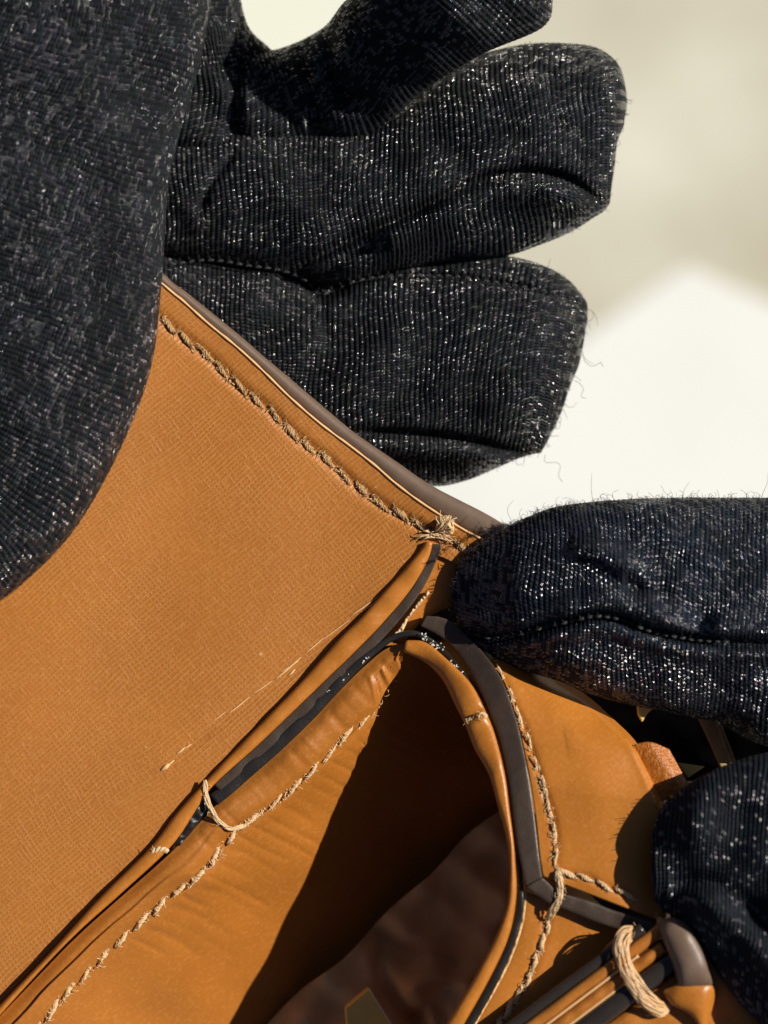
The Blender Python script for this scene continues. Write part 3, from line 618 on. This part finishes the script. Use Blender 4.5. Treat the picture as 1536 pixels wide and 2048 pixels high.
def crumbs(cx, cy, spread, n, zf, ang=None):
    for _ in range(n):
        t = r.gauss(0, spread); b = r.gauss(0, 3); x0 = cx+t*(math.cos(ang) if ang is not None else 1)+b; y0 = cy+t*(math.sin(ang) if ang is not None else 1)-b
        s = np.linspace(0, 1, 5); a = r.uniform(0, 6.28); l = r.uniform(1, 3.5); c = r.uniform(-2, 2)
        x = x0+np.cos(a+c*s)*l*s; y = y0+np.sin(a+c*s)*l*s; z = zf(x0, y0)+1+s*2
        parts.append(tube_data(P(x, y, z*np.ones(5) if np.ndim(z) == 0 else z), r.uniform(.7, 1.9)*(1.1-.6*s)*U, 4))
for cx, cy, sp2, n in [(872, 1292, 12, 22), (852, 1276, 5, 10), (908, 1330, 9, 8), (728, 1322, 9, 6), (690, 1356, 6, 3), (655, 1384, 4, 3)]:
    crumbs(cx, cy, sp2, n, lambda x, y: 26 if x < 840 else float(zr_at(y))+16, math.radians(45) if cx > 840 else math.radians(-45))
v, f = join(parts); o = mesh_obj('lint_specks', v, f, M['dust'], bag); o['kind'] = 'stuff'

# ------------------------------------------------------------------ gloved hands
GR = 'black gloved hands opening the handbag'
def glove(root, shells, mat, name='glove', rib=10.5):
    V, F, W, o, S = [], [], [], 0, []
    for kw in shells:
        kw = dict(kw); sl_ = kw.pop('slot', 0)
        if 'nv' in kw and kw['nu'] > 80: kw = dict(kw, rib=rib, nv=min(kw['nv'], 200))
        v, f, uv = pillow_data(**kw); V.append(v); W.append(uv); F += [tuple(i+o for i in q) for q in f]; o += len(v); S += [sl_]*len(f)
    ob = mesh_obj(name, np.concatenate(V), F, mat, root, np.concatenate(W)); ob.data.materials.append(M['knit3']); ob.data.polygons.foreach_set('material_index', S); orient(ob); return ob
def fuzz(root, line, z, n, out, seed, lmin=8, lmax=30, rad=.55):
    """loose fibres standing off an outline; out = +1 or -1 side"""
    r = random.Random(seed); q = curve(line, 300); d = np.gradient(q, axis=0); d /= np.linalg.norm(d, axis=1)[:, None]; parts = []
    for k in range(n):
        i = r.randrange(5, 295); nx, ny = d[i, 1]*out, -d[i, 0]*out; base = math.atan2(ny, nx)+r.gauss(0, .75)
        l = r.uniform(lmin, lmax)*(r.random()**1.3+.25); s = np.linspace(0, 1, 9); cv = r.gauss(0, 1.8); c2 = r.gauss(0, 1.2)
        an = base+cv*s+c2*np.sin(s*5); x = q[i, 0]-nx*6+np.cumsum(np.cos(an))*l/9; y = q[i, 1]-ny*6+np.cumsum(np.sin(an))*l/9
        zz = z+r.uniform(-8, 14)+s*r.uniform(-10, 14); parts.append(tube_data(P(x, y, zz), rad*(1.1-.5*s)*U, 3))
    v, f = join(parts); o = mesh_obj('lint_fibres', v, f, M['lint'], root); o['kind'] = 'stuff'; return o

def soft(seed, x0, y0, x1, y1, n, ang, amp=6):
    r = random.Random(seed); out = []
    for k in range(n):
        x = r.uniform(x0, x1); y = r.uniform(y0, y1); a = ang+r.gauss(0, .35); l = r.uniform(40, 110); c = r.uniform(-.3, .3)
        out.append(([(x-math.cos(a-c)*l, y-math.sin(a-c)*l), (x, y), (x+math.cos(a+c)*l, y+math.sin(a+c)*l)], r.uniform(12, 26), r.choice([-1, 1])*r.uniform(.4, 1)*amp))
    return out
lh = empty('gloved_hand', (100, 200, -150), 'black knit gloved hand at upper left, thumb on the tan panel, fingers behind its rim', 'gloved hand', GR)
FOLD2 = [(560, 545), (640, 512), (720, 472), (830, 424), (900, 388), (960, 362), (1050, 345), (1130, 356), (1205, 405)]
FOLD3 = [(690, 868), (780, 866), (860, 872), (950, 884), (1010, 900), (1065, 906)]
SEAM3 = [(335, 530), (420, 520), (500, 532), (560, 540), (610, 560), (640, 590), (672, 578), (720, 560), (800, 551), (900, 552), (1000, 566), (1090, 582), (1168, 604)]
glove(lh, [
    # thumb across the left side
    dict(st=[(-420, -420, 420, -330, 60, 140, 90), (-380, -250, 432, -110, 80, 146, 90), (-330, -60, 404, 105, 105, 150, 85), (-320, 150, 341, 345, 116, 150, 80), (-310, 350, 324, 560, 120, 145, 74), (-290, 520, 302, 735, 122, 140, 70), (-270, 650, 240, 900, 126, 130, 64), (-240, 780, 150, 1058, 130, 118, 60), (-210, 900, 50, 1163, 132, 104, 58), (-190, 1000, -30, 1222, 132, 86, 54), (-170, 1090, -90, 1245, 130, 60, 50), (-145, 1180, -125, 1240, 126, 8, 8)],
         nu=280, nv=260, fl=[([(-40, 560), (60, 640), (130, 660)], 40, -10), ([(10, 300), (160, 250), (330, 290)], 60, 8), ([(-60, 820), (30, 900), (90, 960)], 36, -9)]+soft(3, 0, 50, 300, 900, 8, .4, 5), wob=(81, 330, 9)),
    # index, raised
    dict(st=[(180, -120, 60, 300, -190, 90, 90), (330, 60, 300, 340, -205, 78, 80), (430, 100, 430, 325, -205, 74, 70), (545, 100, 590, 300, -195, 74, 70), (642, 58, 742, 268, -150, 84, 70), (692, 0, 850, 180, -50, 98, 80), (770, -60, 962, 110, 50, 100, 80), (850, -140, 1085, 55, 95, 90, 75), (900, -200, 1106, 0, 105, 80, 70), (940, -240, 1100, -60, 110, 60, 60), (1000, -230, 1080, -130, 110, 10, 10)],
         nu=240, nv=220, fl=[([(585, 80), (610, 170), (640, 262)], 18, -26, 12, 20), ([(480, 110), (470, 200), (478, 300)], 16, -22, 10, -18), ([(660, 50), (660, 120), (700, 230)], 14, -14), ([(760, 10), (770, 110), (800, 190)], 26, 8)], wob=(83, 150, 7), u0=500),
    # web / base behind
    dict(st=[(250, -260, 520, -300, -190, 80, 80), (260, -100, 478, -60, -200, 84, 80), (270, 0, 482, 0, -205, 84, 80), (280, 60, 500, 58, -215, 80, 80), (290, 140, 545, 102, -225, 76, 70), (300, 250, 600, 170, -240, 60, 60)], nu=90, nv=160, wob=(84, 120, 8), u0=900),
    # middle finger
    dict(st=[(100, 180, 120, 480, -260, 100, 80), (345, 250, 345, 520, -240, 110, 90), (500, 250, 500, 540, -225, 118, 90), (640, 250, 650, 570, -215, 122, 90), (745, 245, 765, 548, -205, 122, 90), (850, 162, 860, 530, -195, 125, 90), (920, 120, 930, 522, -188, 125, 90), (990, 100, 1010, 513, -180, 122, 90), (1060, 87, 1080, 490, -176, 118, 90), (1130, 86, 1140, 465, -174, 110, 85), (1190, 94, 1185, 437, -174, 100, 80), (1228, 118, 1212, 418, -175, 84, 70), (1246, 150, 1222, 392, -176, 66, 60), (1254, 200, 1220, 340, -178, 40, 40), (1248, 250, 1224, 305, -180, 8, 8)],
         nu=300, nv=260, a=.9, fl=[(FOLD2, 11, -46, 52, 36), ([(600, 540), (635, 560), (700, 515), (780, 478)], 18, -34), ([(395, 435), (418, 375), (455, 325), (475, 300)], 10, -13), ([(345, 400), (380, 420), (400, 470)], 20, 10), ([(1225, 140), (1240, 250), (1222, 390)], 14, -6), ([(860, 165), (960, 118), (1100, 104), (1190, 112)], 9, -9, 6, 12)]+soft(1, 700, 150, 1180, 420, 9, -.5, 7), wob=(85, 190, 7), u0=1500),
    # ring finger
    dict(st=[(100, 430, 100, 700, -270, 90, 80), (345, 498, 345, 800, -250, 100, 80), (500, 512, 500, 880, -235, 108, 85), (640, 562, 640, 940, -225, 108, 90), (760, 538, 760, 965, -215, 116, 90), (880, 515, 868, 973, -208, 122, 90), (960, 510, 930, 962, -202, 122, 90), (1030, 514, 985, 940, -198, 118, 88), (1090, 532, 1035, 918, -196, 108, 85), (1135, 558, 1068, 908, -196, 92, 80), (1160, 585, 1082, 905, -197, 78, 70), (1175, 612, 1092, 888, -198, 62, 60), (1172, 660, 1112, 850, -200, 42, 40), (1160, 720, 1135, 790, -202, 8, 8)],
         nu=300, nv=260, a=.9, fl=[(SEAM3, 7, -30, -34, -22), (FOLD3, 11, -46, 40, 28), ([(640, 600), (648, 640), (655, 700)], 14, -8), ([(600, 545), (640, 592), (700, 562)], 14, -34), ([(880, 470+60), (990, 530), (1120, 570)], 22, 12)]+soft(2, 420, 620, 1080, 860, 9, .3, 6), wob=(87, 180, 7), u0=2600),
    # palm beyond the picture
    dict(st=[(-700, -900, 500, -900, -20, 200, 200), (-700, -600, 480, -640, -20, 220, 200), (-650, -350, 420, -420, -40, 220, 200), (-520, -200, 330, -200, -60, 160, 150), (-400, -60, 200, 20, -100, 60, 60)], nu=60, nv=60, wob=(89, 300, 10), u0=3600),
], M['knit'])
fuzz(lh, [(1190, 92), (1240, 130), (1256, 200), (1250, 260), (1224, 320), (1222, 400), (1160, 456), (1080, 490)], -176, 46, 1, 5, 5, 26)
fuzz(lh, [(1090, 530), (1160, 584), (1177, 620), (1160, 720), (1112, 860), (1060, 908), (960, 950)], -198, 60, 1, 6, 6, 46)
fuzz(lh, [(860, 120), (960, 95), (1060, 82), (1180, 90)], -180, 30, 1, 7, 4, 16)
for k, (x0, y0, a, l) in enumerate([(1160, 700, .5, 80), (1092, 905, .9, 90), (1150, 760, 1.1, 60)]):
    s = np.linspace(0, 1, 24); x = x0+np.cumsum(np.cos(a+np.sin(s*9+k)*1.0))*l/24; y = y0+np.cumsum(np.sin(a+np.sin(s*7+k*2)*1.0))*l/24
    v, f = tube_data(P(x, y, -190+s*30), .5*U, 3); mesh_obj('loose_fibre', v, f, M['lint'], lh)
def seam(root, line, z, L, R, sp, seed):
    me = thread_mesh('seam_stitch', L, R, seed, 2, hole=False); me.materials.append(M['bthread']); n = int(arclen(line)/sp); q = curve(line, n+1)
    for i in range(n):
        m = (q[i]+q[i+1])/2; d = q[i+1]-q[i]; o = bpy.data.objects.new('seam_stitch', me)
        o.location = Vector(P(np.array(m[0]), np.array(m[1]), float(z(m[0], m[1])))); o.rotation_euler = (0, 0, math.atan2(-d[1], d[0])+.12); link(o, root)
def body_z(ob):
    co = np.empty(len(ob.data.vertices)*3); ob.data.vertices.foreach_get('co', co); co = co.reshape(-1, 3)
    z = co[:, 2]/U; k = (D-z)/D; X = co[:, 0]/U/k+768; Y = 1024-co[:, 1]/U/k
    def fz(x, y):
        m = (np.abs(X-x) < 9) & (np.abs(Y-y) < 9); return float(np.max(z[m])) if m.any() else -150.
    return fz
lz = body_z([c for c in lh.children if c.name.startswith('glove')][0])
seam(lh, SEAM3, lambda x, y: lz(x, y)-1, 15, 3.2, 19, 3)

rh = empty('gloved_hand', (1536, 1500, 150), 'black knit gloved hand at lower right, thumb and fingertip on the bag side', 'gloved hand', GR)
SEAMR = [(950, 1268), (985, 1277), (1030, 1271), (1085, 1256), (1140, 1243), (1195, 1232), (1245, 1240), (1300, 1262), (1380, 1278), (1460, 1284), (1700, 1286)]
glove(rh, [
    dict(st=[(2100, 930, 2100, 1560, 60, 150, 120), (1800, 985, 1800, 1520, 72, 130, 100), (1640, 992, 1640, 1505, 78, 120, 90), (1540, 995, 1530, 1492, 80, 116, 80), (1450, 995, 1440, 1450, 80, 112, 76), (1350, 995, 1345, 1426, 80, 110, 72), (1260, 998, 1260, 1410, 78, 106, 68), (1180, 1004, 1180, 1388, 74, 100, 62), (1110, 1014, 1110, 1360, 58, 92, 50), (1050, 1036, 1050, 1343, 44, 78, 44), (1000, 1060, 1000, 1322, 30, 60, 40), (958, 1086, 962, 1300, 22, 42, 34), (928, 1112, 936, 1276, 16, 28, 30), (910, 1144, 916, 1248, 12, 17, 24), (902, 1176, 905, 1214, 8, 5, 6)],
         nu=330, nv=280, fl=[(SEAMR, 9, -40, 18, 22, True), (SEAMR, 22, 0, 26, -28, True), ([(1245, 1168), (1300, 1186), (1345, 1222), (1430, 1262)], 15, -26, -18, -18), ([(1140, 1090), (1215, 1110), (1275, 1150), (1320, 1200), (1400, 1248)], 24, 32), ([(1000, 1150), (1080, 1180), (1160, 1190)], 50, 12), ([(1090, 1340), (1150, 1330), (1240, 1330)], 26, 9)]+soft(4, 1200, 1040, 1536, 1400, 6, .4, 6), wob=(91, 170, 5), u0=0),
    # fingertip at the lower corner
    dict(st=[(2150, 1600, 2000, 2400, 200, 130, 130), (1800, 1520, 1640, 2260, 225, 130, 110), (1600, 1500, 1540, 2075, 224, 94, 90), (1520, 1508, 1490, 2018, 222, 78, 80), (1450, 1530, 1440, 1955, 218, 64, 72), (1395, 1556, 1395, 1880, 214, 58, 62), (1352, 1584, 1352, 1838, 209, 37, 52), (1325, 1612, 1325, 1820, 207, 22, 44), (1308, 1650, 1310, 1800, 206, 14, 34), (1300, 1690, 1302, 1750, 205, 4, 6)],
         nu=200, nv=200, slot=1, fl=[([(1330, 1800), (1400, 1800), (1470, 1850), (1560, 1950)], 26, 18), ([(1340, 1770), (1420, 1770), (1500, 1820), (1580, 1900)], 26, -22), ([(1400, 1560), (1480, 1590), (1600, 1600)], 30, 8)], wob=(93, 160, 8), u0=2000),
    dict(st=[(1900, 900, 1900, 2300, 40, 200, 200), (2100, 850, 2100, 2400, 40, 260, 220), (2400, 800, 2400, 2500, 40, 280, 240), (2700, 800, 2700, 2500, 40, 260, 240)], nu=40, nv=60, wob=(95, 300, 10), u0=4000),
], M['knit2'], rib=9.0)
fuzz(rh, [(925, 1108), (960, 1080), (1010, 1052), (1060, 1030), (1110, 1012), (1200, 1003), (1300, 996), (1400, 995), (1536, 995)], 78, 620, 1, 15, 5, 26, .5)
fuzz(rh, [(960, 1080), (1060, 1030), (1200, 1003), (1536, 995)], 80, 36, 1, 16, 30, 60, .45)
fuzz(rh, [(925, 1280), (905, 1240), (900, 1180), (925, 1110)], 18, 170, 1, 17, 5, 14, .8)
fuzz(rh, [(1310, 1800), (1300, 1720), (1305, 1650), (1340, 1595), (1400, 1555), (1536, 1503)], 208, 240, 1, 18, 3, 9, .8)
lz2 = body_z([c for c in rh.children if c.name.startswith('glove')][0])
seam(rh, SEAMR[:-1], lambda x, y: lz2(x, y)-2, 14, 3, 17, 5)
